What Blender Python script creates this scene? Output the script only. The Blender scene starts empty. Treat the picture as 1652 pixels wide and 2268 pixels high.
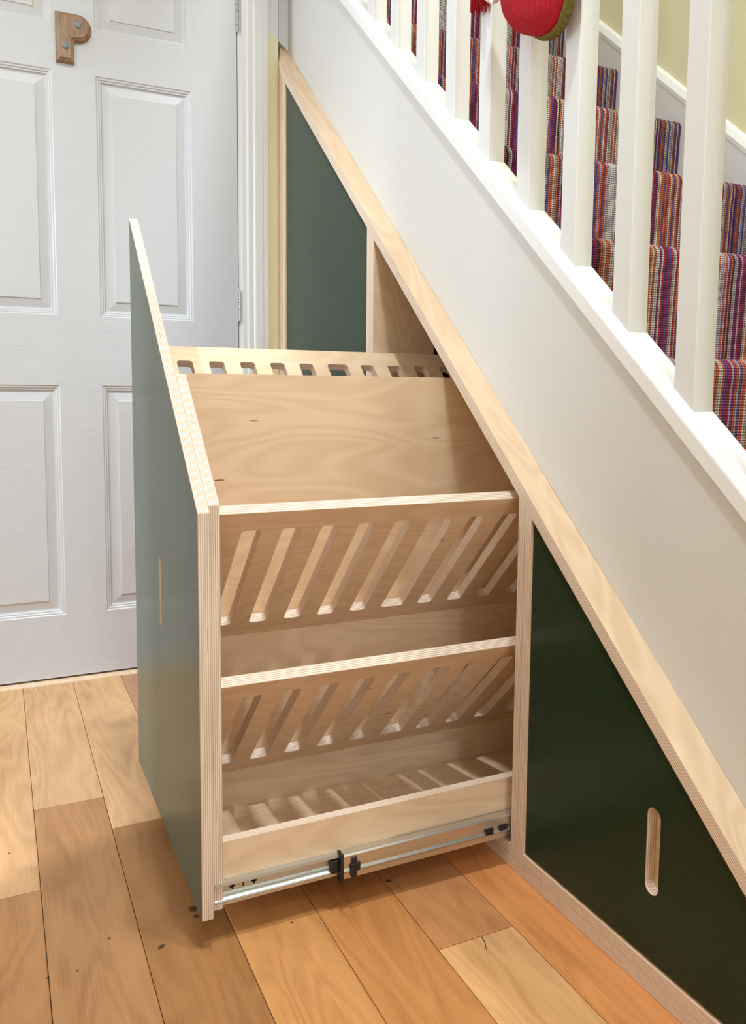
import bpy, bmesh, math, random
from mathutils import Vector
from mathutils.geometry import tessellate_polygon
random.seed(7)
C = bpy.context.scene.collection
PI = math.pi
V3 = Vector
S = 0.92364                       # rise per metre of run of the staircase
Z0 = 0.8415                       # height of the sloping board's underside at y = 0
PLY = 0.0156
X, Y, Z = V3((1, 0, 0)), V3((0, 1, 0)), V3((0, 0, 1))

# ---------------------------------------------------------------- materials
def new_mat(name):
    m = bpy.data.materials.new(name); m.use_nodes = True
    nt = m.node_tree
    return m, nt, nt.nodes['Principled BSDF']

def N(nt, kind, **kw):
    n = nt.nodes.new(kind)
    for k, v in kw.items():
        if k.startswith('i_'):
            key = k[2:]
            n.inputs[int(key) if key.isdigit() else key.replace('_', ' ')].default_value = v
        else:
            setattr(n, k, v)
    return n

def L(nt, a, b): nt.links.new(a, b)

def ramp(nt, stops, interp='LINEAR'):
    r = N(nt, 'ShaderNodeValToRGB'); cr = r.color_ramp; cr.interpolation = interp
    while len(cr.elements) < len(stops): cr.elements.new(0.5)
    for e, (p, c) in zip(cr.elements, stops):
        e.position = p; e.color = (*c, 1)
    return r

def paint(name, col, rough=0.5, bump=0.0, scale=60, spec=0.5, stretch=None):
    m, nt, b = new_mat(name)
    b.inputs['Base Color'].default_value = (*col, 1)
    b.inputs['Roughness'].default_value = rough
    b.inputs['Specular IOR Level'].default_value = spec
    if bump:
        tc = N(nt, 'ShaderNodeTexCoord'); mp = N(nt, 'ShaderNodeMapping')
        if stretch: mp.inputs['Scale'].default_value = stretch
        nz = N(nt, 'ShaderNodeTexNoise', i_Scale=scale, i_Detail=5.0)
        bp = N(nt, 'ShaderNodeBump', i_Strength=bump, i_Distance=0.002)
        L(nt, tc.outputs['Object'], mp.inputs[0]); L(nt, mp.outputs[0], nz.inputs['Vector'])
        L(nt, nz.outputs['Fac'], bp.inputs['Height']); L(nt, bp.outputs[0], b.inputs['Normal'])
    return m

def metal(name, col, rough=0.25):
    m, nt, b = new_mat(name)
    b.inputs['Base Color'].default_value = (*col, 1)
    b.inputs['Metallic'].default_value = 1
    tc = N(nt, 'ShaderNodeTexCoord'); mp = N(nt, 'ShaderNodeMapping')
    mp.inputs['Scale'].default_value = (6, 200, 200)
    nz = N(nt, 'ShaderNodeTexNoise', i_Scale=3.0, i_Detail=3.0)
    mr = N(nt, 'ShaderNodeMapRange', i_3=rough * .7, i_4=rough * 1.4)
    L(nt, tc.outputs['Object'], mp.inputs[0]); L(nt, mp.outputs[0], nz.inputs['Vector'])
    L(nt, nz.outputs['Fac'], mr.inputs[0]); L(nt, mr.outputs[0], b.inputs['Roughness'])
    return m

def ply_face(name, c0, c1, rough=0.45):
    """birch veneer: broad pale figure with soft growth-ring contours and small dark flecks"""
    m, nt, b = new_mat(name)
    uv = N(nt, 'ShaderNodeUVMap')
    mp = N(nt, 'ShaderNodeMapping'); mp.inputs['Scale'].default_value = (1.6, 6.5, 1)
    n1 = N(nt, 'ShaderNodeTexNoise', i_Scale=1.5, i_Detail=1.5, i_Distortion=.6)
    mul = N(nt, 'ShaderNodeMath', operation='MULTIPLY', i_1=74.0)
    sn = N(nt, 'ShaderNodeMath', operation='SINE')
    mr = N(nt, 'ShaderNodeMapRange', i_1=-1.0, i_2=1.0)
    mp2 = N(nt, 'ShaderNodeMapping'); mp2.inputs['Scale'].default_value = (4, 170, 1)
    n2 = N(nt, 'ShaderNodeTexNoise', i_Scale=2.0, i_Detail=4.0)
    mp3 = N(nt, 'ShaderNodeMapping'); mp3.inputs['Scale'].default_value = (1.1, 3.0, 1)
    n3 = N(nt, 'ShaderNodeTexNoise', i_Scale=2.0, i_Detail=3.0)
    for q in (mp, mp2, mp3): L(nt, uv.outputs[0], q.inputs[0])
    L(nt, mp.outputs[0], n1.inputs['Vector']); L(nt, mp2.outputs[0], n2.inputs['Vector']); L(nt, mp3.outputs[0], n3.inputs['Vector'])
    L(nt, n1.outputs['Fac'], mul.inputs[0]); L(nt, mul.outputs[0], sn.inputs[0]); L(nt, sn.outputs[0], mr.inputs[0])
    a1 = N(nt, 'ShaderNodeMath', operation='MULTIPLY_ADD', i_1=.28, i_2=.0); L(nt, mr.outputs[0], a1.inputs[0])
    a2 = N(nt, 'ShaderNodeMath', operation='MULTIPLY_ADD', i_1=.30); L(nt, n2.outputs['Fac'], a2.inputs[0]); L(nt, a1.outputs[0], a2.inputs[2])
    a3 = N(nt, 'ShaderNodeMath', operation='MULTIPLY_ADD', i_1=.60); L(nt, n3.outputs['Fac'], a3.inputs[0]); L(nt, a2.outputs[0], a3.inputs[2])
    r = ramp(nt, [(.28, c0), (.85, c1)]); L(nt, a3.outputs[0], r.inputs[0])
    # mineral flecks
    mp4 = N(nt, 'ShaderNodeMapping'); mp4.inputs['Scale'].default_value = (9, 80, 1); L(nt, uv.outputs[0], mp4.inputs[0])
    vo = N(nt, 'ShaderNodeTexVoronoi', i_Scale=.42); L(nt, mp4.outputs[0], vo.inputs['Vector'])
    fl = N(nt, 'ShaderNodeMath', operation='LESS_THAN', i_1=.035); L(nt, vo.outputs['Distance'], fl.inputs[0])
    mx = N(nt, 'ShaderNodeMixRGB', i_Color2=(.16, .075, .035, 1)); L(nt, fl.outputs[0], mx.inputs[0]); L(nt, r.outputs[0], mx.inputs[1])
    L(nt, mx.outputs[0], b.inputs['Base Color'])
    b.inputs['Roughness'].default_value = rough
    b.inputs['Specular IOR Level'].default_value = .35
    return m

def ply_edge(name, light, dark):
    """stack of thin veneers seen on the cut edge: V of the UV runs through the thickness"""
    m, nt, b = new_mat(name)
    uv = N(nt, 'ShaderNodeUVMap'); sp = N(nt, 'ShaderNodeSeparateXYZ'); L(nt, uv.outputs[0], sp.inputs[0])
    mp = N(nt, 'ShaderNodeMapping'); mp.inputs['Scale'].default_value = (9, 900, 1); L(nt, uv.outputs[0], mp.inputs[0])
    nz = N(nt, 'ShaderNodeTexNoise', i_Scale=1.0, i_Detail=3.0); L(nt, mp.outputs[0], nz.inputs['Vector'])
    ph = N(nt, 'ShaderNodeMath', operation='MULTIPLY', i_1=PI / .00142); L(nt, sp.outputs['Y'], ph.inputs[0])
    sn = N(nt, 'ShaderNodeMath', operation='SINE'); L(nt, ph.outputs[0], sn.inputs[0])
    ad = N(nt, 'ShaderNodeMath', operation='MULTIPLY_ADD', i_1=1.5); L(nt, nz.outputs['Fac'], ad.inputs[0]); L(nt, sn.outputs[0], ad.inputs[2])
    mr = N(nt, 'ShaderNodeMapRange', i_1=.05, i_2=1.35); L(nt, ad.outputs[0], mr.inputs[0])
    r = ramp(nt, [(.0, light), (.45, tuple(.6 * l + .4 * d for l, d in zip(light, dark))), (1, dark)]); L(nt, mr.outputs[0], r.inputs[0])
    mp2 = N(nt, 'ShaderNodeMapping'); mp2.inputs['Scale'].default_value = (14, 720, 1); L(nt, uv.outputs[0], mp2.inputs[0])
    vo = N(nt, 'ShaderNodeTexVoronoi', i_Scale=.5); L(nt, mp2.outputs[0], vo.inputs['Vector'])
    fl = N(nt, 'ShaderNodeMath', operation='LESS_THAN', i_1=.13); L(nt, vo.outputs['Distance'], fl.inputs[0])
    fl2 = N(nt, 'ShaderNodeMath', operation='MULTIPLY', i_1=.45); L(nt, fl.outputs[0], fl2.inputs[0])
    mx = N(nt, 'ShaderNodeMixRGB', i_Color2=(.09, .04, .02, 1)); L(nt, fl2.outputs[0], mx.inputs[0]); L(nt, r.outputs[0], mx.inputs[1])
    L(nt, mx.outputs[0], b.inputs['Base Color'])
    b.inputs['Roughness'].default_value = .6; b.inputs['Specular IOR Level'].default_value = .25
    return m

M = {}
M['ply'] = ply_face('birch_veneer', (.77, .585, .40), (.655, .46, .29))
M['edge'] = ply_edge('birch_ply_edge', (.84, .71, .58), (.56, .41, .305))
def green():
    m, nt, b = new_mat('dark_green_laminate')
    tc = N(nt, 'ShaderNodeTexCoord')
    nz = N(nt, 'ShaderNodeTexNoise', i_Scale=420.0, i_Detail=2.0); L(nt, tc.outputs['Object'], nz.inputs['Vector'])
    r = ramp(nt, [(.3, (.004, .016, .002)), (.7, (.007, .024, .004))]); L(nt, nz.outputs['Fac'], r.inputs[0])
    L(nt, r.outputs[0], b.inputs['Base Color'])
    bp = N(nt, 'ShaderNodeBump', i_Strength=.08, i_Distance=.0004); L(nt, nz.outputs['Fac'], bp.inputs['Height'])
    L(nt, bp.outputs[0], b.inputs['Normal'])
    b.inputs['Roughness'].default_value = .26; b.inputs['Specular IOR Level'].default_value = .24
    b.inputs['Sheen Weight'].default_value = .25; b.inputs['Sheen Roughness'].default_value = .35; b.inputs['Sheen Tint'].default_value = (.85, 1, .88, 1)
    return m
M['green'] = green()
M['wall_white'] = paint('warm_white_wall_paint', (.655, .64, .61), .55, .25, 28)
M['trim_white'] = paint('white_satin_trim_paint', (.72, .715, .695), .35, .05, 20)
M['rail_white'] = paint('bright_white_rail_paint', (.82, .815, .80), .35, .05, 20)  # brighter white for the rail and fillets than for the spindles
M['door_white'] = paint('white_door_paint', (.585, .59, .605), .38, .16, 40, stretch=(1, 1, 9))
M['yellow'] = paint('pale_yellow_wall_paint', (.73, .675, .43), .6, .2, 25)
M['ceiling'] = paint('white_ceiling_paint', (.85, .84, .82), .8)
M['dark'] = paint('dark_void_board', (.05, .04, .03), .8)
M['black'] = paint('black_plastic', (.012, .013, .012), .45)
M['steel'] = metal('zinc_plated_steel', (.66, .65, .60), .38)
M['steel2'] = metal('bright_zinc_steel', (.58, .59, .55), .5)
M['chrome'] = metal('polished_chrome', (.55, .57, .58), .16)
M['screw'] = metal('dull_screw_steel', (.22, .27, .27), .55)
M['red'] = None

def wood_letter():
    m, nt, b = new_mat('oiled_brown_oak')
    tc = N(nt, 'ShaderNodeTexCoord'); mp = N(nt, 'ShaderNodeMapping'); mp.inputs['Scale'].default_value = (40, 40, 9)
    nz = N(nt, 'ShaderNodeTexNoise', i_Scale=2.0, i_Detail=6.0, i_Distortion=1.2)
    L(nt, tc.outputs['Object'], mp.inputs[0]); L(nt, mp.outputs[0], nz.inputs['Vector'])
    r = ramp(nt, [(.3, (.20, .105, .055)), (.7, (.37, .23, .14))]); L(nt, nz.outputs['Fac'], r.inputs[0])
    L(nt, r.outputs[0], b.inputs['Base Color']); b.inputs['Roughness'].default_value = .5
    return m
M['letter'] = wood_letter()

def knit(name, c0, c1):
    m, nt, b = new_mat(name)
    tc = N(nt, 'ShaderNodeTexCoord')
    wv = N(nt, 'ShaderNodeTexWave', i_Scale=55.0, i_Distortion=1.2, i_Detail=2.0); wv.bands_direction = 'Y'
    L(nt, tc.outputs['Object'], wv.inputs['Vector'])
    nz = N(nt, 'ShaderNodeTexNoise', i_Scale=300.0); L(nt, tc.outputs['Object'], nz.inputs['Vector'])
    r = ramp(nt, [(.3, c0), (.7, c1)]); L(nt, nz.outputs['Fac'], r.inputs[0]); L(nt, r.outputs[0], b.inputs['Base Color'])
    ad = N(nt, 'ShaderNodeMath', operation='MULTIPLY_ADD', i_1=.4); L(nt, nz.outputs['Fac'], ad.inputs[0]); L(nt, wv.outputs['Fac'], ad.inputs[2])
    bp = N(nt, 'ShaderNodeBump', i_Strength=.7, i_Distance=.003); L(nt, ad.outputs[0], bp.inputs['Height']); L(nt, bp.outputs[0], b.inputs['Normal'])
    b.inputs['Roughness'].default_value = .9; b.inputs['Specular IOR Level'].default_value = .15
    return m
M['red'] = knit('red_rib_knit', (.34, .010, .018), (.48, .018, .030))
M['olive'] = knit('olive_felt', (.14, .11, .025), (.20, .16, .04))
M['cream'] = knit('cream_fleece', (.78, .66, .56), (.86, .76, .66))

def carpet():
    m, nt, b = new_mat('striped_loop_carpet')
    uv = N(nt, 'ShaderNodeUVMap'); sp = N(nt, 'ShaderNodeSeparateXYZ'); L(nt, uv.outputs[0], sp.inputs[0])
    W, R = .0047, .0043
    def col_index(w):
        d = N(nt, 'ShaderNodeMath', operation='DIVIDE', i_1=w); L(nt, sp.outputs['X'], d.inputs[0])
        f = N(nt, 'ShaderNodeMath', operation='FLOOR'); L(nt, d.outputs[0], f.inputs[0]); return d, f
    d1, f1 = col_index(W); d2, f2 = col_index(W * 4)
    w1 = N(nt, 'ShaderNodeTexWhiteNoise', noise_dimensions='1D'); L(nt, f1.outputs[0], w1.inputs['W'])
    w2 = N(nt, 'ShaderNodeTexWhiteNoise', noise_dimensions='1D'); L(nt, f2.outputs[0], w2.inputs['W'])
    pal = [(.36, .035, .055), (.52, .11, .055), (.13, .09, .30), (.60, .56, .54), (.19, .035, .11), (.60, .27, .09), (.44, .35, .43), (.06, .048, .055),
           (.70, .57, .40), (.42, .05, .08), (.17, .11, .36), (.55, .16, .07), (.62, .58, .57), (.26, .05, .14), (.40, .34, .32), (.50, .46, .44), (.62, .52, .40), (.30, .25, .36)]
    n = len(pal)
    r1 = ramp(nt, [(i / n, c) for i, c in enumerate(pal)], 'CONSTANT')
    pal2 = [pal[i] for i in (1, 4, 3, 2, 11, 6, 12, 13, 15)]
    r2 = ramp(nt, [(i / 9, c) for i, c in enumerate(pal2)], 'CONSTANT')
    L(nt, w1.outputs['Value'], r1.inputs[0]); L(nt, w2.outputs['Value'], r2.inputs[0])
    sel = N(nt, 'ShaderNodeMath', operation='MULTIPLY', i_1=7.31); L(nt, w1.outputs['Value'], sel.inputs[0])
    fr = N(nt, 'ShaderNodeMath', operation='FRACT'); L(nt, sel.outputs[0], fr.inputs[0])
    lt = N(nt, 'ShaderNodeMath', operation='LESS_THAN', i_1=.36); L(nt, fr.outputs[0], lt.inputs[0])
    mx = N(nt, 'ShaderNodeMixRGB'); L(nt, lt.outputs[0], mx.inputs[0]); L(nt, r1.outputs[0], mx.inputs[1]); L(nt, r2.outputs[0], mx.inputs[2])
    # loops: rounded beads in rows and columns
    def hump(src, w):
        d = N(nt, 'ShaderNodeMath', operation='MULTIPLY', i_1=PI / w); L(nt, src, d.inputs[0])
        s = N(nt, 'ShaderNodeMath', operation='SINE'); L(nt, d.outputs[0], s.inputs[0])
        a = N(nt, 'ShaderNodeMath', operation='ABSOLUTE'); L(nt, s.outputs[0], a.inputs[0])
        q = N(nt, 'ShaderNodeMath', operation='POWER', i_1=.6); L(nt, a.outputs[0], q.inputs[0]); return q
    hx, hy = hump(sp.outputs['X'], W), hump(sp.outputs['Y'], R)
    h = N(nt, 'ShaderNodeMath', operation='MULTIPLY'); L(nt, hx.outputs[0], h.inputs[0]); L(nt, hy.outputs[0], h.inputs[1])
    nz = N(nt, 'ShaderNodeTexNoise', i_Scale=900.0, i_Detail=2.0); L(nt, uv.outputs[0], nz.inputs['Vector'])
    ha = N(nt, 'ShaderNodeMath', operation='MULTIPLY_ADD', i_1=.25); L(nt, nz.outputs['Fac'], ha.inputs[0]); L(nt, h.outputs[0], ha.inputs[2])
    # base colour goes dark between the loops
    mr = N(nt, 'ShaderNodeMapRange', i_1=.06, i_2=.40); L(nt, h.outputs[0], mr.inputs[0])
    mb = N(nt, 'ShaderNodeMixRGB', i_Color1=(.035, .02, .02, 1)); L(nt, mr.outputs[0], mb.inputs[0]); L(nt, mx.outputs[0], mb.inputs[2])
    L(nt, mb.outputs[0], b.inputs['Base Color'])
    bp = N(nt, 'ShaderNodeBump', i_Strength=.9, i_Distance=.003); L(nt, ha.outputs[0], bp.inputs['Height']); L(nt, bp.outputs[0], b.inputs['Normal'])
    b.inputs['Roughness'].default_value = .95; b.inputs['Specular IOR Level'].default_value = .1
    return m
M['carpet'] = carpet()

def oak():
    m, nt, b = new_mat('oak_planks')
    uv = N(nt, 'ShaderNodeUVMap'); at = N(nt, 'ShaderNodeAttribute', attribute_name='tint')
    # cathedral figure: contours of a smooth field stretched along the board (U = length)
    mp = N(nt, 'ShaderNodeMapping'); mp.inputs['Scale'].default_value = (1.3, 6.0, 1); L(nt, uv.outputs[0], mp.inputs[0])
    n1 = N(nt, 'ShaderNodeTexNoise', i_Scale=1.7, i_Detail=2.0, i_Distortion=.35); L(nt, mp.outputs[0], n1.inputs['Vector'])
    mu = N(nt, 'ShaderNodeMath', operation='MULTIPLY', i_1=62.0); L(nt, n1.outputs['Fac'], mu.inputs[0])
    sn = N(nt, 'ShaderNodeMath', operation='SINE'); L(nt, mu.outputs[0], sn.inputs[0])
    mr = N(nt, 'ShaderNodeMapRange', i_1=-1.0, i_2=1.0); L(nt, sn.outputs[0], mr.inputs[0])
    mp2 = N(nt, 'ShaderNodeMapping'); mp2.inputs['Scale'].default_value = (7, 260, 1); L(nt, uv.outputs[0], mp2.inputs[0])
    n2 = N(nt, 'ShaderNodeTexNoise', i_Scale=1.6, i_Detail=5.0); L(nt, mp2.outputs[0], n2.inputs['Vector'])
    mp3 = N(nt, 'ShaderNodeMapping'); mp3.inputs['Scale'].default_value = (1.6, 9.0, 1); L(nt, uv.outputs[0], mp3.inputs[0])
    n3 = N(nt, 'ShaderNodeTexNoise', i_Scale=1.6, i_Detail=4.0); L(nt, mp3.outputs[0], n3.inputs['Vector'])
    a1 = N(nt, 'ShaderNodeMath', operation='MULTIPLY', i_1=.17); L(nt, mr.outputs[0], a1.inputs[0])
    a2 = N(nt, 'ShaderNodeMath', operation='MULTIPLY_ADD', i_1=.55); L(nt, n2.outputs['Fac'], a2.inputs[0]); L(nt, a1.outputs[0], a2.inputs[2])
    a3 = N(nt, 'ShaderNodeMath', operation='MULTIPLY_ADD', i_1=.65); L(nt, n3.outputs['Fac'], a3.inputs[0]); L(nt, a2.outputs[0], a3.inputs[2])
    r = ramp(nt, [(.40, (1.16, 1.14, 1.10)), (.72, (.96, .92, .86)), (1.0, (.72, .62, .52))]); L(nt, a3.outputs[0], r.inputs[0])
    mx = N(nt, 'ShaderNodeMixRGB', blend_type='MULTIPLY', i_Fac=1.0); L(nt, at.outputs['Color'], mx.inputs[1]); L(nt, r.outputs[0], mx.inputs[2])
    # knots and the split at a plank end, at their places on the boards
    last = mx.outputs[0]
    tc = N(nt, 'ShaderNodeTexCoord')
    nzk = N(nt, 'ShaderNodeTexNoise', i_Scale=45.0); L(nt, tc.outputs['Object'], nzk.inputs['Vector'])
    mixv = N(nt, 'ShaderNodeMixRGB', i_Fac=.012); L(nt, tc.outputs['Object'], mixv.inputs[1]); L(nt, nzk.outputs['Color'], mixv.inputs[2])
    for (kx, ky, kr) in KNOTS:
        ds = N(nt, 'ShaderNodeVectorMath', operation='DISTANCE'); ds.inputs[1].default_value = (kx * .988 + .006, ky * .988 + .006, .006)
        L(nt, mixv.outputs[0], ds.inputs[0])
        q = N(nt, 'ShaderNodeMapRange', i_1=kr * .5, i_2=kr, i_3=.9, i_4=0.0); L(nt, ds.outputs['Value'], q.inputs[0])
        k = N(nt, 'ShaderNodeMixRGB', i_Color2=(.035, .016, .007, 1)); L(nt, q.outputs[0], k.inputs[0]); L(nt, last, k.inputs[1]); last = k.outputs[0]
    L(nt, last, b.inputs['Base Color'])
    b.inputs['Roughness'].default_value = .42; b.inputs['Specular IOR Level'].default_value = .4
    bp = N(nt, 'ShaderNodeBump', i_Strength=.12, i_Distance=.001); L(nt, n2.outputs['Fac'], bp.inputs['Height']); L(nt, bp.outputs[0], b.inputs['Normal'])
    return m
KNOTS = [(-.5402, -.2378, .0058), (-.6012, -.191, .0024), (-.6469, -.2371, .0024), (-.6829, -.2362, .0034), (-.7217, .0793, .0028), (-.6251, .2947, .0026), (-.4820, -.1770, .0090), (-.4825, -.1930, .0050), (-.3623, -.2591, .0028), (-.1928, -.2278, .0060)]
M['oak'] = oak()

def emit(name, col, st):
    m, nt, b = new_mat(name)
    b.inputs['Base Color'].default_value = (.8, .8, .8, 1)
    b.inputs['Emission Color'].default_value = (*col, 1); b.inputs['Emission Strength'].default_value = st
    return m

# ---------------------------------------------------------------- mesh helpers
def link(name, bm, mats, parent=None, smooth=False):
    me = bpy.data.meshes.new(name)
    bmesh.ops.recalc_face_normals(bm, faces=bm.faces)
    bm.to_mesh(me); bm.free()
    for m in (mats if isinstance(mats, (list, tuple)) else [mats]): me.materials.append(m)
    if smooth:
        for p in me.polygons: p.use_smooth = True
    o = bpy.data.objects.new(name, me); C.objects.link(o)
    if parent: o.parent = parent
    return o

def tag(o, label=None, cat=None, group=None, kind=None):
    if label: o['label'] = label
    if cat: o['category'] = cat
    if group: o['group'] = group
    if kind: o['kind'] = kind
    return o

def thing(name, label, cat, loc=(0, 0, 0), group=None):
    o = bpy.data.objects.new(name, None); C.objects.link(o); o.location = loc
    o.empty_display_size = .05
    return tag(o, label, cat, group)

def struct(o): o['kind'] = 'structure'; return o

def prism(bm, outline, holes, O, U, Vv, Nn, t, mi=(0, 0, 1), grain='u', off=None):
    """extrude a 2-D outline (with holes) by t along Nn; mi = material index of front, back, sides"""
    O, U, Vv, Nn = V3(O), V3(U), V3(Vv), V3(Nn)
    uvl = bm.loops.layers.uv.verify()
    if off is None: off = (random.uniform(0, 30), random.uniform(0, 30))
    loops = [outline] + list(holes)
    flat = [p for l in loops for p in l]
    fr = [bm.verts.new(O + U * a + Vv * b) for a, b in flat]
    bk = [bm.verts.new(O + U * a + Vv * b + Nn * t) for a, b in flat]
    tris = tessellate_polygon([[V3((a, b, 0)) for a, b in l] for l in loops]) if holes else None
    def setuv(f, idx):
        for lp, i in zip(f.loops, idx):
            a, b = flat[i]
            lp[uvl].uv = (a + off[0], b + off[1]) if grain == 'u' else (b + off[0], a + off[1])
    if tris is None:
        n = len(flat)
        f = bm.faces.new(fr); f.material_index = mi[0]; setuv(f, range(n))
        f = bm.faces.new(bk[::-1]); f.material_index = mi[1]; setuv(f, range(n - 1, -1, -1))
    else:
        for tr in tris:
            try:
                f = bm.faces.new([fr[i] for i in tr]); f.material_index = mi[0]; setuv(f, tr)
                f = bm.faces.new([bk[i] for i in tr[::-1]]); f.material_index = mi[1]; setuv(f, tr[::-1])
            except ValueError: pass
    base = 0
    for l in loops:
        n = len(l); s = off[0]
        for i in range(n):
            j = (i + 1) % n
            d = math.hypot(l[j][0] - l[i][0], l[j][1] - l[i][1])
            f = bm.faces.new([fr[base + i], fr[base + j], bk[base + j], bk[base + i]]); f.material_index = mi[2]
            for lp, uv in zip(f.loops, [(s, 0), (s + d, 0), (s + d, t), (s, t)]): lp[uvl].uv = uv
            s += d
        base += n

def board(name, outline, holes, O, U, Vv, Nn, t, parent=None, mats=None, mi=(0, 0, 1), grain='u'):
    bm = bmesh.new()
    prism(bm, outline, holes, O, U, Vv, Nn, t, mi, grain)
    return link(name, bm, mats or [M['ply'], M['edge']], parent)

def box(bm, x0, x1, y0, y1, z0, z1, bev=0.0):
    vs = [bm.verts.new((x, y, z)) for x in (x0, x1) for y in (y0, y1) for z in (z0, z1)]
    fs = [(0, 1, 3, 2), (4, 6, 7, 5), (0, 4, 5, 1), (2, 3, 7, 6), (0, 2, 6, 4), (1, 5, 7, 3)]
    faces = [bm.faces.new([vs[i] for i in f]) for f in fs]
    if bev:
        es = list({e for f in faces for e in f.edges})
        bmesh.ops.recalc_face_normals(bm, faces=faces)
        bmesh.ops.bevel(bm, geom=es, offset=bev, segments=2, affect='EDGES', profile=.5)

def boxo(name, x0, x1, y0, y1, z0, z1, m, parent=None, bev=0.0):
    bm = bmesh.new(); box(bm, x0, x1, y0, y1, z0, z1, bev); return link(name, bm, m, parent)

def rounded(x0, x1, y0, y1, r, n=5):
    pts = []
    for cx, cy, a0 in ((x1 - r, y1 - r, 0), (x0 + r, y1 - r, 90), (x0 + r, y0 + r, 180), (x1 - r, y0 + r, 270)):
        for i in range(n + 1):
            a = math.radians(a0 + 90 * i / n); pts.append((cx + r * math.cos(a), cy + r * math.sin(a)))
    return pts

def cyl(bm, p0, p1, r, n=16, r1=None):
    p0, p1 = V3(p0), V3(p1); d = (p1 - p0).normalized()
    a = d.orthogonal().normalized(); b = d.cross(a)
    r1 = r if r1 is None else r1
    A = [bm.verts.new(p0 + (a * math.cos(2 * PI * i / n) + b * math.sin(2 * PI * i / n)) * r) for i in range(n)]
    B = [bm.verts.new(p1 + (a * math.cos(2 * PI * i / n) + b * math.sin(2 * PI * i / n)) * r1) for i in range(n)]
    for i in range(n): bm.faces.new([A[i], A[(i + 1) % n], B[(i + 1) % n], B[i]])
    bm.faces.new(A[::-1]); bm.faces.new(B)

def tube(bm, pts, rad, n=10):
    """swept tube with radius per point"""
    pts = [V3(p) for p in pts]; rings = []
    ref = X
    for i, p in enumerate(pts):
        d = (pts[min(i + 1, len(pts) - 1)] - pts[max(i - 1, 0)]).normalized()
        a = (ref - d * ref.dot(d)).normalized(); b = d.cross(a)
        r = rad[i] if isinstance(rad, (list, tuple)) else rad
        rx, rb = r if isinstance(r, tuple) else (r, r)
        rings.append([bm.verts.new(p + a * rx * math.cos(2 * PI * k / n) + b * rb * math.sin(2 * PI * k / n)) for k in range(n)])
    for A, B in zip(rings, rings[1:]):
        for k in range(n): bm.faces.new([A[k], A[(k + 1) % n], B[(k + 1) % n], B[k]])
    bm.faces.new(rings[0][::-1]); bm.faces.new(rings[-1])

def sheet(bm, path, t, x0, x1):
    """thin folded metal: a (y, z) path thickened by t and extruded from x0 to x1"""
    n = len(path); nor = []
    for i in range(n):
        a = V3((*path[max(i - 1, 0)], 0)); c = V3((*path[min(i + 1, n - 1)], 0)); d = (c - a).normalized()
        nor.append((-d.y, d.x))
    out = list(path) + [(path[i][0] + nor[i][0] * t, path[i][1] + nor[i][1] * t) for i in range(n - 1, -1, -1)]
    A = [bm.verts.new((x0, y, z)) for y, z in out]; B = [bm.verts.new((x1, y, z)) for y, z in out]
    m = len(out)
    for i in range(m): bm.faces.new([A[i], A[(i + 1) % m], B[(i + 1) % m], B[i]])
    for i in range(n - 1):
        j, k = m - 1 - i, m - 2 - i
        bm.faces.new([A[i], A[i + 1], A[k], A[j]]); bm.faces.new([B[i], B[j], B[k], B[i + 1]])

# ---------------------------------------------------------------- the floor: oak planks running towards the door
def make_floor():
    bm = bmesh.new(); uvl = bm.loops.layers.uv.verify(); cl = bm.loops.layers.float_color.new('tint')
    base = [(.60, .36, .175), (.56, .325, .15), (.64, .41, .215), (.53, .29, .125), (.58, .34, .155)]
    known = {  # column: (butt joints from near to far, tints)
        -1: ([-1.0, -.0405, .577], [None, (.43, .225, .09), (.60, .375, .19), (.61, .40, .20)]),  # near tints of this and next two columns darkened as painted floor shadow
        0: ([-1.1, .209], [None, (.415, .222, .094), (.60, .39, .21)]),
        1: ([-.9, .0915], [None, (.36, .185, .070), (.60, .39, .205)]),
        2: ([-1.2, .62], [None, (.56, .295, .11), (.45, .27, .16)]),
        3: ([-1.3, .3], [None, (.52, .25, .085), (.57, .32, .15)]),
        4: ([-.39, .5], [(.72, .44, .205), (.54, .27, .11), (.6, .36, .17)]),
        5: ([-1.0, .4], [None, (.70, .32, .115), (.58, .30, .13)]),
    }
    x0, pitch, g = -.682, .1205, .00045
    for i in range(-27, 7):
        xa, xb = x0 + i * pitch, x0 + (i + 1) * pitch
        if xb > .20: continue
        if i in known: cuts, tints = known[i]
        else:
            cuts = []; y = -3.3 + random.uniform(0, .8)
            while y < .95: cuts.append(y); y += random.uniform(.6, 1.3)
            tints = [None] * (len(cuts) + 1)
        ys = [-3.5] + list(cuts) + [.985]
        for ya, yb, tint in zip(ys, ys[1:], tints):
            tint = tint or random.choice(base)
            off = (random.uniform(0, 50), random.uniform(0, 50))
            P = [(xa + g, ya + g), (xb - g, ya + g), (xb - g, yb - g), (xa + g, yb - g)]
            c = .0012
            I = [(xa + g + c, ya + g + c), (xb - g - c, ya + g + c), (xb - g - c, yb - g - c), (xa + g + c, yb - g - c)]
            lo = [bm.verts.new((x, y, -.014)) for x, y in P]; up = [bm.verts.new((x, y, -.0007)) for x, y in P]; tp = [bm.verts.new((x, y, 0)) for x, y in I]
            fs = [bm.faces.new(tp), bm.faces.new(lo[::-1])]
            for k in range(4):
                j = (k + 1) % 4
                fs += [bm.faces.new([up[k], up[j], tp[j], tp[k]]), bm.faces.new([lo[k], lo[j], up[j], up[k]])]
            for f in fs:
                for lp in f.loops:
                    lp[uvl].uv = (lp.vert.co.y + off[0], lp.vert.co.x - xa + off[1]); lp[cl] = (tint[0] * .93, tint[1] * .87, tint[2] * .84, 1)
    return struct(link('floor', bm, M['oak']))
make_floor()
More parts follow.
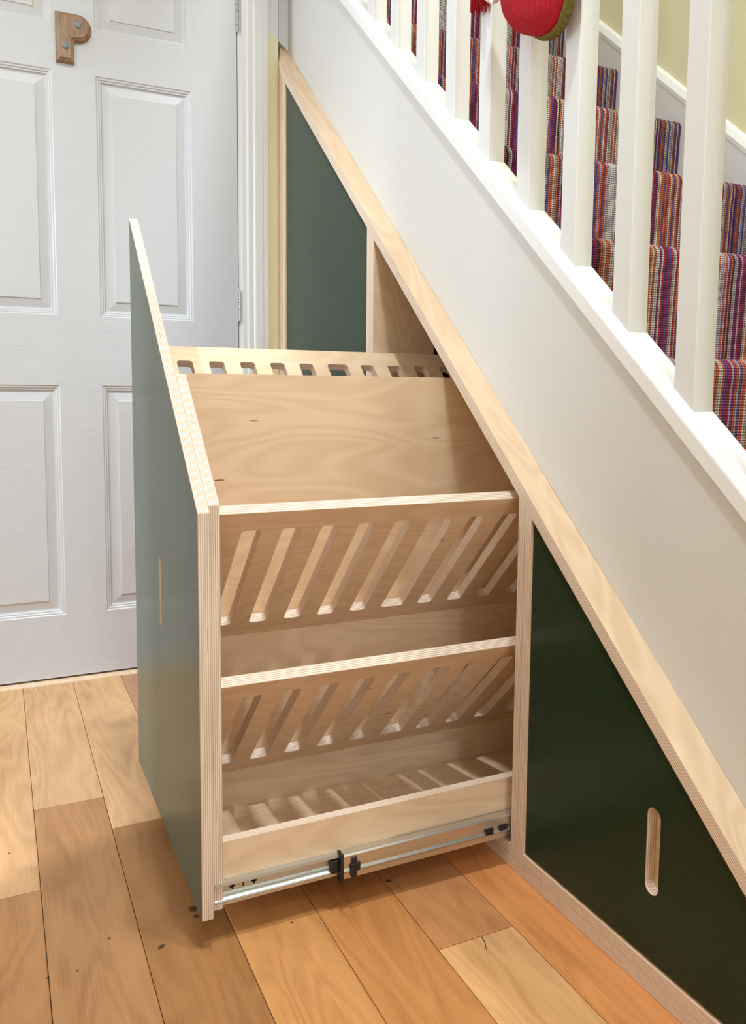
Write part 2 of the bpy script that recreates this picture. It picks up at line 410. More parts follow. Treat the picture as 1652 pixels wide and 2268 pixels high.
struct(boxo('floor_base', -4.2, 1.1, -3.6, 3.2, -.06, -.0142, M['dark']))
# split in the pale plank beside the plinth: a thin wedge of dark filler let into the boards
bm = bmesh.new()
pts = [(-.1335, -.3925), (-.1318, -.3925), (-.1345, -.404), (-.1395, -.414), (-.1440, -.424), (-.1402, -.413), (-.1360, -.404)]
vs = [bm.verts.new((x, y, .0003)) for x, y in pts]; f = bm.faces.new(vs)
bmesh.ops.extrude_face_region(bm, geom=[f])
for v in vs: v.co.z = -.004
tag(link('wood_split', bm, M['dark']), 'thin dark split in the end of the pale oak floor plank beside the plinth', 'crack')

# ---------------------------------------------------------------- walls, ceiling
YD = .8737
struct(boxo('wall_left', -1.15, -1.05, -3.5, -.128, 0, 2.75, M['ceiling']))
struct(boxo('wall_front', -4.1, 1.0, -3.6, -3.5, 0, 4.3, M['wall_white']))
struct(boxo('wall_outer', -4.1, -4.0, -3.5, .985, 0, 2.75, M['wall_white']))
bm = bmesh.new()
box(bm, -4.0, -1.02, YD + .004, .985, 0, 2.75); box(bm, -1.02, -.0213, YD + .004, .985, 2.065, 2.75)
struct(link('wall_back', bm, M['wall_white']))
# nib between the door casing and the cabinet: yellow below the old trim line, white above
bm = bmesh.new()
def wedge(bm, P):
    # the nib's return splays back to meet the spandrel
    A = [bm.verts.new((x, YD + .001, z)) for x, z in P]; B = [bm.verts.new((x + (.0372 if x > .0120 else (x + .0215) / .0345 * .0372), YD + .111, z)) for x, z in P]
    n = len(P)
    bm.faces.new(A); bm.faces.new(B[::-1])
    for k in range(n): bm.faces.new([A[k], A[(k + 1) % n], B[(k + 1) % n], B[k]])
ln = [(-.0215, 1.7245), (-.008, 1.7240), (.003, 1.7215), (.0130, 1.7165)]
wedge(bm, [(-.0215, 0), (.0130, 0)] + ln[::-1])
struct(link('wall_nib_lower', bm, M['yellow']))
bm = bmesh.new()
wedge(bm, ln + [(.0130, 2.75), (-.0215, 2.75)])
struct(link('wall_nib_upper', bm, M['wall_white']))
struct(boxo('wall_nib_return', .0135, .05, .986, 1.05, 0, 2.75, M['wall_white']))
struct(boxo('ceiling', -4.1, .05, -3.5, 1.0, 2.75, 2.8, M['ceiling']))
struct(boxo('ceiling_stairwell', .04, 1.05, -3.5, 3.3, 4.3, 4.35, M['ceiling']))
struct(boxo('wall_upper', .04, .06, -3.5, 3.3, 2.8, 4.3, M['yellow']))
WX = .97
struct(boxo('wall_right', WX, WX + .08, -3.5, 3.3, 0, 4.3, M['yellow']))
struct(boxo('wall_stair_end', .04, WX, 3.2, 3.3, 0, 4.3, M['yellow']))

PR = .0508
# added strip covering the dark corner by the spandrel, cut above the sloping board
bm = bmesh.new()
prism(bm, [(.0226, 1.7205), (PR - .0004, 1.6985), (PR - .0004, 2.75), (.0226, 2.75)], [], (0, .9, 0), X, Z, Y, .083, (0, 0, 0))
struct(link('corner_cover', bm, M['wall_white']))
# spandrel under the stair string, painted white, with a slightly ragged scribed foot
def zs(y, h): return h + S * y
bm = bmesh.new()
up = [(-1.1, zs(-1.1, 1.184)), (.985, zs(.985, 1.184)), (2.4, zs(2.4, 1.184))]
lo = []
yy = 2.4
lo.append((2.4, zs(2.4, Z0 + .0247)))
yy = .98
while yy > -1.0:
    lo.append((yy, zs(yy, Z0 + .0250) + random.uniform(-.0004, .0007))); yy -= random.uniform(.03, .09)
lo.append((-1.1, 0))
prism(bm, up + lo, [], (PR, 0, 0), Y, Z, X, .035, (0, 0, 0))
struct(link('wall_stair_side', bm, M['wall_white']))
# filler dents and hairline scratches in the painted spandrel
def at_wall(y, z): return V3((PR - .0002, y, z))

# ---------------------------------------------------------------- the six-panel door with its casing
XH = -.1038
def panel_rings(bm, x0, x1, z0, z1):
    prof = [(0, 0), (.0025, .0022), (.006, .0022), (.0085, .0045), (.0115, .0045), (.0145, .0085), (.018, .0090), (.0385, .0052), (.0400, .0030)]
    prev = None
    for d, dep in prof:
        r = [bm.verts.new((x, YD + dep, z)) for x, z in ((x0 + d, z0 + d), (x1 - d, z0 + d), (x1 - d, z1 - d), (x0 + d, z1 - d))]
        if prev:
            for k in range(4): bm.faces.new([prev[k], prev[(k + 1) % 4], r[(k + 1) % 4], r[k]])
        prev = r
    bm.faces.new(prev)
def make_door():
    bm = bmesh.new()
    xs = [-.9385, -.8130, -.5727, -.4696, -.2293, XH - .0012]
    zz = [.0100, .1747, .7679, .9430, 1.5376, 1.6396, 1.8600, 1.9810]
    for i in range(5):
        for j in range(7):
            if i in (1, 3) and j in (1, 3, 5): panel_rings(bm, xs[i], xs[i + 1], zz[j], zz[j + 1])
            else: bm.faces.new([bm.verts.new(p) for p in ((xs[i], YD, zz[j]), (xs[i + 1], YD, zz[j]), (xs[i + 1], YD, zz[j + 1]), (xs[i], YD, zz[j + 1]))])
    a, b, c, d = xs[0], xs[-1], zz[0], zz[-1]; e = YD + .040
    Q = [(a, c), (b, c), (b, d), (a, d)]
    F = [bm.verts.new((x, YD, z)) for x, z in Q]; B = [bm.verts.new((x, e, z)) for x, z in Q]
    bm.faces.new(B)
    for k in range(4): bm.faces.new([F[k], F[(k + 1) % 4], B[(k + 1) % 4], B[k]])
    bmesh.ops.remove_doubles(bm, verts=bm.verts, dist=1e-5)
    o = struct(link('door_1', bm, M['door_white']))
    for zc, lab in ((.9896, None), (1.7525, None)):
        bm = bmesh.new()
        x, y = XH + .0004, YD - .0035
        segs = [-.0415, -.0255, -.0085, .0085, .0255, .0415]
        for s0, s1 in zip(segs, segs[1:]): cyl(bm, (x, y, zc + s0 + .0004), (x, y, zc + s1 - .0004), .0042, 14)
        cyl(bm, (x, y, zc - .0445), (x, y, zc - .0415), .0034, 12, .0042); cyl(bm, (x, y, zc + .0415), (x, y, zc + .0445), .0042, 12, .0034)
        box(bm, x - .0008, x + .0008, YD - .002, YD + .03, zc - .0405, zc + .0405)
        link('hinge', bm, M['chrome'], o, smooth=False)['label'] = 'chrome butt hinge'
    bm = bmesh.new(); cyl(bm, (-.885, YD, 1.0), (-.885, YD - .012, 1.0), .026, 20); tube(bm, [(-.885, YD - .012, 1.0), (-.885, YD - .05, 1.0), (-.80, YD - .052, 1.0)], .009, 10)
    link('door_handle', bm, M['chrome'], o, True)
    return o
make_door()
def make_casing():
    # profile across the architrave: x offset from the inner edge, y of the face
    prof = [(0, .8705), (.0008, .8645), (.0125, .8640), (.0145, .8600), (.0175, .8590), (.0300, .8590), (.0330, .8560), (.0360, .8550), (.0560, .8550), (.0590, .8575), (.0625, .8570), (.0720, .8575), (.0735, .8600)]
    for side in (1, -1):
        bm = bmesh.new()
        x_in = -.0948 if side == 1 else -.9470
        pts = [(x_in + side * d, y) for d, y in prof]
        out = pts + [(pts[-1][0], .985), (pts[0][0], .985)]
        prism(bm, out, [], (0, 0, 0), X, Y, Z, 2.06, (0, 0, 0))
        # lining beside the leaf
        bx = (XH + .0010, -.0940) if side == 1 else (-.9480, -.9400)
        box(bm, bx[0], bx[1], YD + .001, .985, 0, 2.0)
        struct(link('trim_1' if side == 1 else 'trim_2', bm, M['trim_white']))
    struct(boxo('trim_3', -.9470, -.0948, .858, .985, 1.986, 2.06, M['trim_white'], bev=.003))
make_casing()
thr = bmesh.new(); prism(thr, [(.8500, .0002), (.8515, .0035), (.8560, .0048), (.8700, .0048), (.9400, .0030), (.9400, .0002)], [], (-.946, 0, 0), Y, Z, X, .850, (0, 0, 0), off=(3.1, 5.2))
struct(link('trim_4', thr, M['ply']))

# ---------------------------------------------------------------- wooden letter P screwed to the door
def letter_p():
    t = thing('wooden_letter', 'brown wooden letter P screwed to the white panelled door', 'letter', (-.5605, YD, 1.556))
    def outline(d):
        x0, x1, zb, zt, xr = -.5618 + d, -.5192 - d, 1.5555 + d, 1.6735 - d, -.4775 - d
        zi = 1.6080 + d
        r = (zt - zi) / 2; cx, cz = xr - r, (zt + zi) / 2
        pts = [(x0, zb), (x1, zb), (x1, zi - .0)]
        f = .008
        pts = [(x0, zb), (x1, zb)] + [(x1 + f - f * math.cos(a), zi - f + f * math.sin(a)) for a in [i * PI / 2 / 4 for i in range(5)]]
        pts += [(cx + r * math.cos(a), cz + r * math.sin(a)) for a in [-PI / 2 + i * PI / 14 for i in range(15)]]
        pts += [(x0, zt)]
        return pts
    bm = bmesh.new()
    lev = [(.0, YD + .0002), (.0, YD - .006), (.0022, YD - .0082), (.0022, YD - .0105), (.0055, YD - .0125), (.0085, YD - .0158)]
    rings = []
    for d, y in lev: rings.append([bm.verts.new((x + .5605, y - YD, z - 1.556)) for x, z in outline(d)])
    for A, B in zip(rings, rings[1:]):
        n = len(A)
        for k in range(n): bm.faces.new([A[k], A[(k + 1) % n], B[(k + 1) % n], B[k]])
    bm.faces.new(rings[0][::-1]); bm.faces.new(rings[-1])
    link('letter_body', bm, M['letter'], t)
    for sx, sz in ((-.5098, 1.6460), (-.5395, 1.5925)):
        bm = bmesh.new(); y = -.0158
        c = V3((sx + .5605, y, sz - 1.556))
        cyl(bm, c, c + V3((0, -.0016, 0)), .0083, 20); cyl(bm, c + V3((0, -.0016, 0)), c + V3((0, -.0030, 0)), .0076, 20, .0050)
        for a in (.5, .5 + PI / 2):
            u = V3((math.cos(a), 0, math.sin(a))) * .0045; w = V3((-math.sin(a), 0, math.cos(a))) * .0009
            q = c + V3((0, -.0032, 0))
            vs = [bm.verts.new(q + u * i + w * j) for i, j in ((-1, -1), (1, -1), (1, 1), (-1, 1))]; bm.faces.new(vs)
        link('screw', bm, M['screw'], t)['label'] = 'dull grey screw head'
letter_p()

# ---------------------------------------------------------------- fitted birch-ply carcass under the stairs
CAB = thing('understairs_cabinet', 'fitted birch plywood cabinet filling the triangle under the staircase', 'cabinet', (0, 0, 0))
XB = .60
cs = 1 / math.sqrt(1 + S * S); SL = V3((0, cs, S * cs)); SN = V3((0, -S * cs, cs))
TB = .0247 * cs
# sloping top board, scribed to the nib at its upper end
ye = lambda y: y / cs
prism_pts = [(-.895, 0), (.812, 0), (.8735, .012), (.984, PR), (.984, XB), (-.895, XB)]
board('top_board', [(ye(a), b) for a, b in prism_pts], [], (0, 0, Z0), SL, X, SN, TB, CAB, mi=(0, 0, 1))
def upright(y0, y1, x1, zb, name='upright'):
    # board in the XZ plane whose head follows the slope; built as a YZ outline pushed back in x so that the front edge shows the plies
    bm = bmesh.new(); uvl = bm.loops.layers.uv.verify()
    n = 0.0002
    h0, h1 = zs(y0, Z0) - n, zs(y1, Z0) - n
    P = [(0, y0, zb), (0, y1, zb), (0, y1, h1), (0, y0, h0)]; Q = [(x1, y, z) for _, y, z in P]
    A = [bm.verts.new(p) for p in P]; B = [bm.verts.new(p) for p in Q]
    o1, o2 = random.uniform(0, 30), random.uniform(0, 30)
    def face(vs, mi, uvf):
        f = bm.faces.new(vs); f.material_index = mi
        for lp in f.loops: lp[uvl].uv = uvf(lp.vert.co)
    edge = lambda c: (c.z + o1, c.y - y0)
    side = lambda c: (c.z + o1, c.x + o2)
    face(A[::-1], 1, edge); face(B, 1, edge)
    face([A[0], A[3], B[3], B[0]], 0, side); face([A[1], B[1], B[2], A[2]], 0, side)
    face([A[0], B[0], B[1], A[1]], 1, lambda c: (c.x + o1, c.y - y0)); face([A[3], A[2], B[2], B[3]], 1, lambda c: (c.x + o1, c.y - y0))
    return link(name, bm, [M['ply'], M['edge']], CAB)
ZR = .0377
upright(-.3045, -.2888, XB, ZR); upright(-.2885, -.2729, XB, ZR)
upright(.2399, .2562, .1454, ZR); upright(.2566, .2730, .1454, ZR)
upright(.7840, .8060, XB, ZR)
board('scribe_filler', [(.8062, 0), (.8742, 0), (.8742, zs(.8742, Z0)), (.8062, zs(.8062, Z0))], [], (.012, 0, 0), Y, Z, X, PLY, CAB, mi=(0, 0, 1), grain='v')
def rail(z0, z1, y0, y1):
    bm = bmesh.new()
    prism(bm, [(y0, 0), (y1, 0), (y1, XB), (y0, XB)], [], (0, 0, z0), Y, X, Z, z1 - z0, (0, 0, 1))
    return link('plinth_rail', bm, [M['ply'], M['edge']], CAB)
rail(0.0004, .0206, -.86, .806)
rail(.0210, ZR - .0002, -.86, -.2888); rail(.0210, ZR - .0002, -.2884, .2562); rail(.0210, ZR - .0002, .2566, .806)
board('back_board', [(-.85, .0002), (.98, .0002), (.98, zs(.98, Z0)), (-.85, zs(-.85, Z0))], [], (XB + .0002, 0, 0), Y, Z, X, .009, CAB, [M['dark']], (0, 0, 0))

def stadium(cy, cz, w, h, n=8):
    r = w / 2; pts = []
    for k in range(n + 1): a = PI * k / n; pts.append((cy + r * math.cos(a), cz + h / 2 - r + r * math.sin(a)))
    for k in range(n + 1): a = PI + PI * k / n; pts.append((cy + r * math.cos(a), cz - h / 2 + r + r * math.sin(a)))
    return pts
GRN = [M['green'], M['ply'], M['edge']]
# near low front, right of the drawer
zb = ZR + .0030
yl = (zb - (Z0 - .004)) / S
near = [(-.3065, zb), (-.3065, zs(-.3065, Z0 - .004)), (yl + .0, zb + .0005)]
d1 = board('cabinet_door', near, [stadium(-.5568, .1815, .0212, .1115)], (.0030, 0, 0), Y, Z, X, PLY, CAB, GRN, (0, 1, 2), 'v')
d1['label'] = 'dark green triangular front with rounded finger slot'
bk = [(-.3065 - .03, zb + .01), (-.3065 - .03, zs(-.3365, Z0 - .03)), (yl + .08, zb + .01)]
o = board('door_backing', bk, [], (.0030 + PLY + .0001, 0, 0), Y, Z, X, PLY, d1)
# far tall front
far = [(.7818, zb), (.7818, zs(.7818, Z0 - .004)), (.2752, zs(.2752, Z0 - .004)), (.2752, zb)]
d2 = board('cabinet_door', far, [], (.0030, 0, 0), Y, Z, X, PLY, CAB, GRN, (0, 1, 2), 'v')
d2['label'] = 'tall grey-green front beside the white door'

# ---------------------------------------------------------------- the pulled-out shoe rack on runners
D = -.4918
RK = thing('pull_out_shoe_rack', 'birch plywood shoe rack drawer pulled out from under the stairs, green front', 'drawer', (0, 0, 0))
front = [(-.2697, .0431), (.2376, .0431), (.2376, 1.0586), (-.2697, .5900)]
fp = board('front_panel', front, [stadium(-.0085, .4315, .0212, .1115)], (D, 0, 0), Y, Z, X, PLY, RK, GRN, (0, 1, 2), 'v')
fp['label'] = 'sage green laminate front with finger slot'
XI = D + PLY + .0001
endp = [(-.2609, .0480), (.2250, .0480), (.2250, .7720), (-.0725, .7720), (-.2609, .5980)]
board('end_panel', endp, [], (XI, 0, 0), Y, Z, X, PLY, RK, grain='v')
XA, XE = XI + PLY + .0001, .1920
board('back_panel', [(-.2529, .048), (.2250, .048), (.2250, .7720), (-.0725, .7720), (-.2529, .6060)], [], (XE + .0001, 0, 0), Y, Z, X, PLY, RK, grain='v')
LX = XE - XA
board('base_panel', [(0, 0), (LX, 0), (LX, .449), (0, .449)], [], (XA, -.2370, .0470), X, Y, Z, PLY, RK)
def long_board(name, y0, z0, z1, t=PLY):
    return board(name, [(0, z0), (LX, z0), (LX, z1), (0, z1)], [], (XA, y0, 0), X, Z, Y, t, RK)
long_board('side_rail', -.2529, .0470, .1368); long_board('side_rail', .2122, .0470, .1368)
YB = -.0350
long_board('divider_panel', YB, .0628, .7745)
SLOTS = []
for k in range(10):
    x = -.4212 + .0588 * k if k < 6 else -.0559 + .0602 * (k - 6)
    SLOTS.append((x - XA, x - XA + (.0425 if k == 5 else .0285)))
def rack(y0, z0, y1, z1, sgn):
    """slotted board from the open top edge (y0, z0) leaning down to the divider (y1, z1)"""
    dv = V3((0, y1 - y0, z1 - z0)); Ln = dv.length; dv.normalize()
    nn = V3((0, -dv.z, dv.y)) if sgn > 0 else V3((0, dv.z, -dv.y))
    if nn.z < 0: nn = -nn
    holes = [rounded(a, b, .0385, Ln - .036, .0055) for a, b in SLOTS]
    if sgn < 0:  # thickness goes below the inner face
        nn = -nn
    return board('slotted_rack', [(0, 0), (LX, 0), (LX, Ln), (0, Ln)], holes, (XA, y0, z0), X, dv, nn, PLY, RK)
rack(-.2529, .5844, YB, .3525, 1)
rack(-.2529, .3516, YB, .1255, 1)
YB2 = YB + PLY
for zt in (.8312, .5990, .3670):
    rack(.2095, zt, YB2 + .0, zt - .2060 - .025, -1)
# runner
sl = bmesh.new(); bm = sl
sheet(bm, [(-.2622, .0805), (-.2622, .0838), (-.2543, .0838), (-.2543, .0665), (-.2562, .0640), (-.2618, .0600), (-.2625, .0578), (-.2610, .0560)], .0011, -.4725, -.20)
slide = link('drawer_slide', bm, M['steel2'], RK); slide['label'] = 'zinc steel ball-bearing runner'
bm = bmesh.new()
sheet(bm, [(-.2560, .0850), (-.2668, .0850), (-.2686, .0828), (-.2686, .0700), (-.2668, .0684), (-.2668, .0640), (-.2690, .0600), (-.2652, .0545), (-.2650, .0470), (-.2560, .0455)], .0011, -.2870, .16)
link('outer_channel', bm, M['steel'], slide)
bm = bmesh.new()
box(bm, -.2915, -.2868, -.2715, -.2570, .0450, .0885, .001)
box(bm, -.3040, -.2915, -.2640, -.2560, .0575, .0775, .002)
link('runner_bumper', bm, M['black'], slide)['label'] = 'black plastic bumper'
bm = bmesh.new()
box(bm, -.2745, -.2655, -.2712, -.2660, .0500, .0795, .0006); box(bm, -.2762, -.2600, -.2716, -.2665, .0585, .0720, .002)
link('release_lever', bm, M['black'], slide)['label'] = 'black release lever'
bm = bmesh.new()
box(bm, -.0450, -.0310, -.2704, -.2670, .0600, .0690); box(bm, -.0190, -.0050, -.2704, -.2670, .0620, .0710)
link('dark_inset', bm, M['black'], slide)  # dark insets standing for the runner's rear openings
bm = bmesh.new()
for cx in (-.4460, -.4150):
    box(bm, cx - .0040, cx + .0040, -.2549, -.2543, .0713, .0737); box(bm, cx - .0012, cx + .0012, -.2549, -.2543, .0685, .0765)
box(bm, -.4316, -.4292, -.2549, -.2543, .0690, .0752)
link('punched_hole', bm, M['black'], slide)

# ---------------------------------------------------------------- staircase: string cap, spindles, fillets, handrail
BAL = thing('balustrade', 'white painted staircase balustrade with square spindles above the cabinet', 'balustrade', (0, 0, 0))
Y0B, Y1B = -1.15, 1.9
def sloped(name, prof, y0, y1, m, parent):
    """extrude an (x, height above the slope line) profile along the pitch"""
    bm = bmesh.new(); A = [bm.verts.new((x, y0, zs(y0, h))) for x, h in prof]; B = [bm.verts.new((x, y1, zs(y1, h))) for x, h in prof]
    n = len(prof)
    for k in range(n): bm.faces.new([A[k], A[(k + 1) % n], B[(k + 1) % n], B[k]])
    bm.faces.new(A[::-1]); bm.faces.new(B)
    return link(name, bm, m, parent)
XC, XL, WB = .0449, .0574, .0329
half = [(XC, 1.1822), (XC, 1.2050), (.0456, 1.2078), (.0470, 1.2086), (.0492, 1.2098), (.0520, 1.2138), (.0545, 1.2185), (.0560, 1.2203), (XL, 1.2211)]
mir = 2 * XL + WB
prof = half + [(XL + .0002, 1.2060), (XL + WB - .0002, 1.2060)] + [(mir - x, h) for x, h in half[::-1]]
sloped('base_rail', prof, Y0B, Y1B, M['rail_white'], BAL)
hr = [(XL - .012, 2.02), (XL - .012, 2.055), (XL - .004, 2.072), (XL + WB / 2, 2.078), (XL + WB + .004, 2.072), (XL + WB + .012, 2.055), (XL + WB + .012, 2.02)]
sloped('handrail', hr, Y0B, Y1B, M['trim_white'], BAL)
YB0, DB = .25517, .11357
bals = [YB0 - k * DB for k in range(-5, 11)]
for i, y in enumerate(bals):
    bm = bmesh.new()
    a, b = XL, XL + WB
    lo = [(a, y), (b, y), (b, y + WB), (a, y + WB)]
    c = .0012
    ring = [(a + c, y), (b - c, y), (b, y + c), (b, y + WB - c), (b - c, y + WB), (a + c, y + WB), (a, y + WB - c), (a, y + c)]
    A = [bm.verts.new((px, py, zs(py, 1.2062))) for px, py in ring]; B = [bm.verts.new((px, py, zs(py, 2.0198))) for px, py in ring]
    for k in range(8): bm.faces.new([A[k], A[(k + 1) % 8], B[(k + 1) % 8], B[k]])
    bm.faces.new(A[::-1]); bm.faces.new(B)
    link('spindle', bm, M['trim_white'], BAL)
    if i + 1 < len(bals):
        y2 = bals[i + 1] + WB + .0004
        sloped('fillet', [(XL + .0006, 1.2062), (XL + .0006, 1.2203), (XL + .0014, 1.2209), (XL + WB - .0014, 1.2213), (XL + WB - .0004, 1.2209), (XL + WB - .0004, 1.2062)], y2, y - .0004, M['rail_white'], BAL)

# striped carpet over the treads
G, R = .242, .242 * S
YN, ZN = -.376, .801
def make_carpet():
    bm = bmesh.new(); uvl = bm.loops.layers.uv.verify()
    pts = []
    k0, k1 = -3, 11
    r = .020
    for k in range(k0, k1):
        y, z = YN + k * G, ZN + k * R
        zb_ = z - R if k > k0 else 0.0
        pts.append((y + .010, zb_ + .004)); pts.append((y + .009, zb_ + .03)); pts.append((y + .003, z - .055)); pts.append((y, z - r - .008))
        for a in range(0, 91, 15):
            t = math.radians(180 - a); pts.append((y + r + r * math.cos(t), z - r + r * math.sin(t)))
        pts.append((y + .06, z + .0005)); pts.append((y + G * .6, z)); pts.append((y + G + .002, z - .001))
    x0, x1 = .094, WX - .022
    s = 0; rows = []
    for i, (y, z) in enumerate(pts):
        if i: s += math.hypot(y - pts[i - 1][0], z - pts[i - 1][1])
        rows.append((bm.verts.new((x0, y, z)), bm.verts.new((x1, y, z)), s))
    for A, B in zip(rows, rows[1:]):
        f = bm.faces.new([A[0], A[1], B[1], B[0]]); f.smooth = True
        for lp, uv in zip(f.loops, [(x0, A[2]), (x1, A[2]), (x1, B[2]), (x0, B[2])]): lp[uvl].uv = uv
    # timber flight below, closing the solid
    y0, z0 = pts[0]; y1, z1 = pts[-1]
    zu = lambda y: ZN - R + S * (y - YN - .01) - .022
    ym = YN + .01 + (.002 - ZN + R + .022) / S
    chain = [[bm.verts.new((x, yy_, zz_)) for x in (x0, x1)] for yy_, zz_ in ((y0 + .012, .002), (ym, .002), (y1, zu(y1)))]
    allc = [(rows[0][0], rows[0][1])] + [tuple(c_) for c_ in chain] + [(rows[-1][0], rows[-1][1])]
    for a_, b_ in zip(allc, allc[1:]): bm.faces.new([a_[0], b_[0], b_[1], a_[1]])
    for sd in (0, 1): bm.faces.new([r_[sd] for r_ in rows] + [c_[sd] for c_ in chain[::-1]])
    o = link('stair_carpet', bm, M['carpet'])
    tag(o, 'multicoloured striped loop-pile carpet covering the stairs behind the spindles', 'carpet')
make_carpet()
# string board and its moulded top on the far wall
def wall_string(name, prof, m):
    o = sloped(name, prof, -1.3, 3.0, m, None); return struct(o)
wall_string('trim_5', [(WX - .0001, .86), (WX - .020, .86), (WX - .020, 1.1925), (WX - .0001, 1.1925)], M['trim_white'])
wall_string('trim_6', [(WX - .0001, 1.1927), (WX - .021, 1.1927), (WX - .021, 1.205), (WX - .013, 1.222), (WX - .004, 1.2290), (WX - .0001, 1.2290)], M['trim_white'])

# ---------------------------------------------------------------- things hung on the spindles
def stocking():
    t = thing('christmas_stocking', 'red knitted Christmas stocking with olive sole hanging on the white spindles', 'stocking', (.03, -.25, 1.3))
    def rel(p): return V3(p) - V3((.03, -.25, 1.3))
    xc = .028
    # foot and leg as one swept body; the visible lower end is rounded
    edges = [((-.262, 1.2660), (-.280, 1.2648)), ((-.236, 1.278), (-.294, 1.269)), ((-.212, 1.290), (-.302, 1.277)), ((-.196, 1.302), (-.307, 1.287)), ((-.172, 1.329), (-.314, 1.305)), ((-.161, 1.350), (-.317, 1.335)), ((-.156, 1.40), (-.317, 1.40)),
             ((-.157, 1.50), (-.305, 1.50)), ((-.152, 1.65), (-.285, 1.65)), ((-.148, 1.80), (-.275, 1.80))]
    bm = bmesh.new(); n = 28; rings = []
    for (l, r_) in edges:
        c = V3((xc, (l[0] + r_[0]) / 2, (l[1] + r_[1]) / 2)); q = V3((0, r_[0] - l[0], r_[1] - l[1])) / 2
        th = min(.0255, q.length * .42 + .002)
        rings.append([bm.verts.new(rel(c) + X * th * math.cos(2 * PI * k / n) + q * math.sin(2 * PI * k / n)) for k in range(n)])
    for A, B in zip(rings, rings[1:]):
        for k in range(n): bm.faces.new([A[k], A[(k + 1) % n], B[(k + 1) % n], B[k]])
    bm.faces.new(rings[0][::-1]); bm.faces.new(rings[-1])
    body = link('stocking_body', bm, M['red'], t, True); body['label'] = 'red ribbed knit body'
    md = body.modifiers.new('sub', 'SUBSURF'); md.levels = 1; md.render_levels = 2
    bm = bmesh.new()
    sole = [(-.238, 1.2762), (-.250, 1.2705), (-.266, 1.2655), (-.282, 1.2648), (-.295, 1.2700), (-.307, 1.2865), (-.314, 1.3050), (-.3175, 1.335), (-.318, 1.40)]
    tube(bm, [rel((xc + .007, y - .002, z - .001)) for y, z in sole], [(.004, .001)] + [(.008, .0030)] + [(.009, .0042)] * 6 + [(.008, .003)], 12)
    link('sole', bm, M['olive'], t, True)['label'] = 'olive felt sole edge'
    bm = bmesh.new(); bmesh.ops.create_icosphere(bm, subdivisions=3, radius=1)
    for v in bm.verts:
        v.co = rel((.030 + v.co.x * .016, -.132 + v.co.y * .0225, 1.397 + v.co.z * .026)) + v.co * random.uniform(-.0006, .0006)
    link('fleece_trim', bm, M['cream'], t, True)['label'] = 'cream fleece trim'
    bm = bmesh.new()
    prism(bm, [(-.147, 1.372), (-.1645, 1.3500), (-.183, 1.375), (-.18, 1.43), (-.15, 1.43)], [], rel((.0045, 0, 0)), Y, Z, X, .002, (0, 0, 0))
    link('white_flap', bm, paint('white_felt', (.85, .84, .80), .9), t)['label'] = 'white felt flap'
    bm = bmesh.new(); tube(bm, [rel((xc, -.208, 1.795)), rel((.02, -.206, 1.84)), rel((.04, -.205, zs(-.205, 2.03)))], .003, 8)
    link('hanging_loop', bm, M['red'], t)
stocking()
def fringe():
    t = thing('red_tassel', 'red woolly fringe hanging between spindles left of the stocking', 'tassel', (.045, -.07, 1.4))
    def rel(p): return V3(p) - V3((.045, -.07, 1.4))
    bm = bmesh.new()
    for k in range(26):
        y = -.049 - .042 * ((k * 7) % 26) / 25; x = .043 + .0075 * math.sin(k * 2.1)
        zb_ = 1.3905 + random.uniform(-.006, .006) + (y + .07) * .22
        tube(bm, [rel((x, y, zb_)), rel((x + .001, y * .9 - .006, zb_ + .05)), rel((.045, -.07 + (y + .07) * .3, 1.52))], [.0016, .0024, .0022], 6)
    link('strands', bm, M['red'], t, True)
    bm = bmesh.new(); tube(bm, [rel((.045, -.07, 1.515)), rel((.041, -.07, 1.60)), rel((.041, -.07, zs(-.07, 2.045)))], .0028, 8)
    link('cord', bm, M['red'], t)
fringe()

# ---------------------------------------------------------------- lamps and windows, some of them added as unseen fill
def area(name, loc, size, power, col, rot=(0, 0, 0), shape='DISK', size_y=None, spread=None):
    l = bpy.data.lights.new(name, 'AREA'); l.shape = shape; l.size = size; l.energy = power; l.color = col
    if size_y: l.size_y = size_y
    if spread: l.spread = spread
    o = bpy.data.objects.new(name, l); C.objects.link(o); o.location = loc; o.rotation_euler = rot
    return o
def downlight(x, y, z, power, col, size=.10, where='hall', spread=180):
    t = thing('ceiling_downlight', f'round white recessed ceiling downlight, {where}', 'light', (x, y, z))
    bm = bmesh.new(); n = 28
    R_ = [[bm.verts.new((r * math.cos(2 * PI * k / n), r * math.sin(2 * PI * k / n), h)) for k in range(n)] for r, h in ((size / 2 + .002, -.0005), (size / 2 + .018, -.004), (size / 2 + .02, -.0002))]
    for A, B in zip(R_, R_[1:]):
        for k in range(n): bm.faces.new([A[k], A[(k + 1) % n], B[(k + 1) % n], B[k]])
    link('bezel', bm, M['trim_white'], t)
    bm = bmesh.new(); bm.faces.new([bm.verts.new((size / 2 * math.cos(2 * PI * k / n), size / 2 * math.sin(2 * PI * k / n), -.0004)) for k in range(n)])
    link('lens', bm, emit('lamp_lens', col, 4), t)
    area('lamp', (x, y, z - .006), size, power, col, spread=math.radians(spread))
downlight(-.39, -.58, 2.75, 17.5, (.875, .94, 1), .10, 'over the shoe rack', 125)
downlight(-.45, -2.35, 2.75, 12, (.88, .94, 1), .10, 'added as fill behind the camera')  # unseen lamp added to fill the hall from the front
downlight(-1.52, -.250, 2.75, 28, (.84, .92, 1), .05, 'side room', 115)
downlight(.52, -1.3, 4.30, 78, (.90, .95, 1), .30, 'stairwell, added to light the stairs')  # unseen lamp added so the stairs are lit
def window(name, x0, x1, y0, y1, z0, z1, col):
    bm = bmesh.new(); box(bm, x0, x1, y0, y1, z0, z1); struct(link(name, bm, emit(name + '_daylight', col, 1.0)))
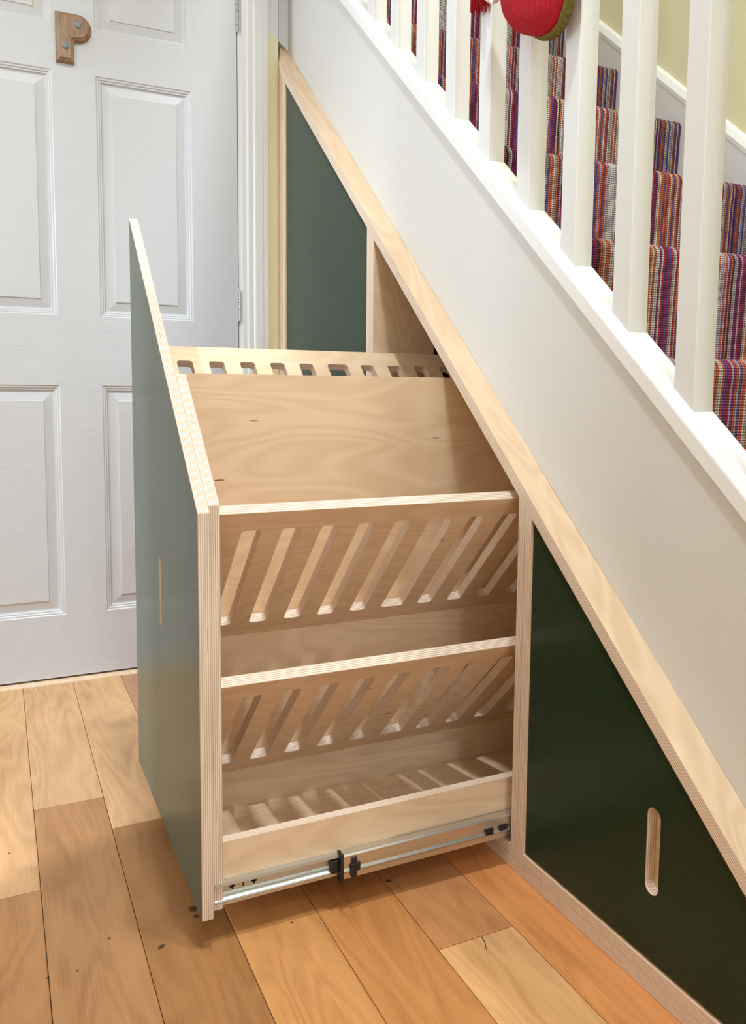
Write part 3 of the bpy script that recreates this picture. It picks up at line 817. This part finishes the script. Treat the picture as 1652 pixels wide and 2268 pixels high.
# unseen pane added behind the camera as fill, and the side-room window
window('added_window', -.95, -.05, -3.499, -3.49, .9, 2.1, (.85, .92, 1))
area('daylight', (-.5, -3.48, 1.5), .9, 19, (.68, .85, 1), (PI / 2, 0, 0), 'RECTANGLE', 1.2)  # fill light belonging to the added pane
window('window_2', -3.999, -3.99, -.2, .8, .9, 2.1, (.85, .92, 1))
area('daylight', (-3.98, .3, 1.5), 1.0, 74, (.70, .86, 1), (PI / 2, 0, -PI / 2), 'RECTANGLE', 1.2)

w = bpy.data.worlds.new('World'); bpy.context.scene.world = w; w.use_nodes = True
w.node_tree.nodes['Background'].inputs[0].default_value = (.9, .93, 1, 1); w.node_tree.nodes['Background'].inputs[1].default_value = .05

# ---------------------------------------------------------------- camera
def camera():
    f, cx, cy = 1735.784, 764.647, 1038.766
    cam = bpy.data.cameras.new('camera'); o = bpy.data.objects.new('camera', cam); C.objects.link(o)
    ya, t, r = map(math.radians, (23.8952329, -5.0605452, .3013865))
    fw = V3((math.sin(ya) * math.cos(t), math.cos(ya) * math.cos(t), math.sin(t)))
    rt = V3((math.cos(ya), -math.sin(ya), 0)); up = rt.cross(fw)
    rt, up = rt * math.cos(r) + up * math.sin(r), up * math.cos(r) - rt * math.sin(r)
    from mathutils import Matrix
    m = Matrix((rt, up, -fw)).transposed().to_4x4(); m.translation = V3((-.7192865, -1.2448112, .7351105))
    o.matrix_world = m
    cam.sensor_fit = 'VERTICAL'; cam.sensor_height = 24; cam.sensor_width = 24 * 1652 / 2268
    cam.lens = f * 24 / 2268
    cam.shift_x = (826 - cx) / 2268; cam.shift_y = (cy - 1134) / 2268
    cam.clip_start = .02
    bpy.context.scene.camera = o
camera()
sc = bpy.context.scene
sc.view_settings.view_transform = 'Standard'; sc.view_settings.look = 'None'
sc.view_settings.gamma = 1; sc.view_settings.use_curve_mapping = False
sc.view_settings.exposure = -0.25
sc.cycles.use_denoising = True
sc.cycles.max_bounces = 10; sc.cycles.diffuse_bounces = 6
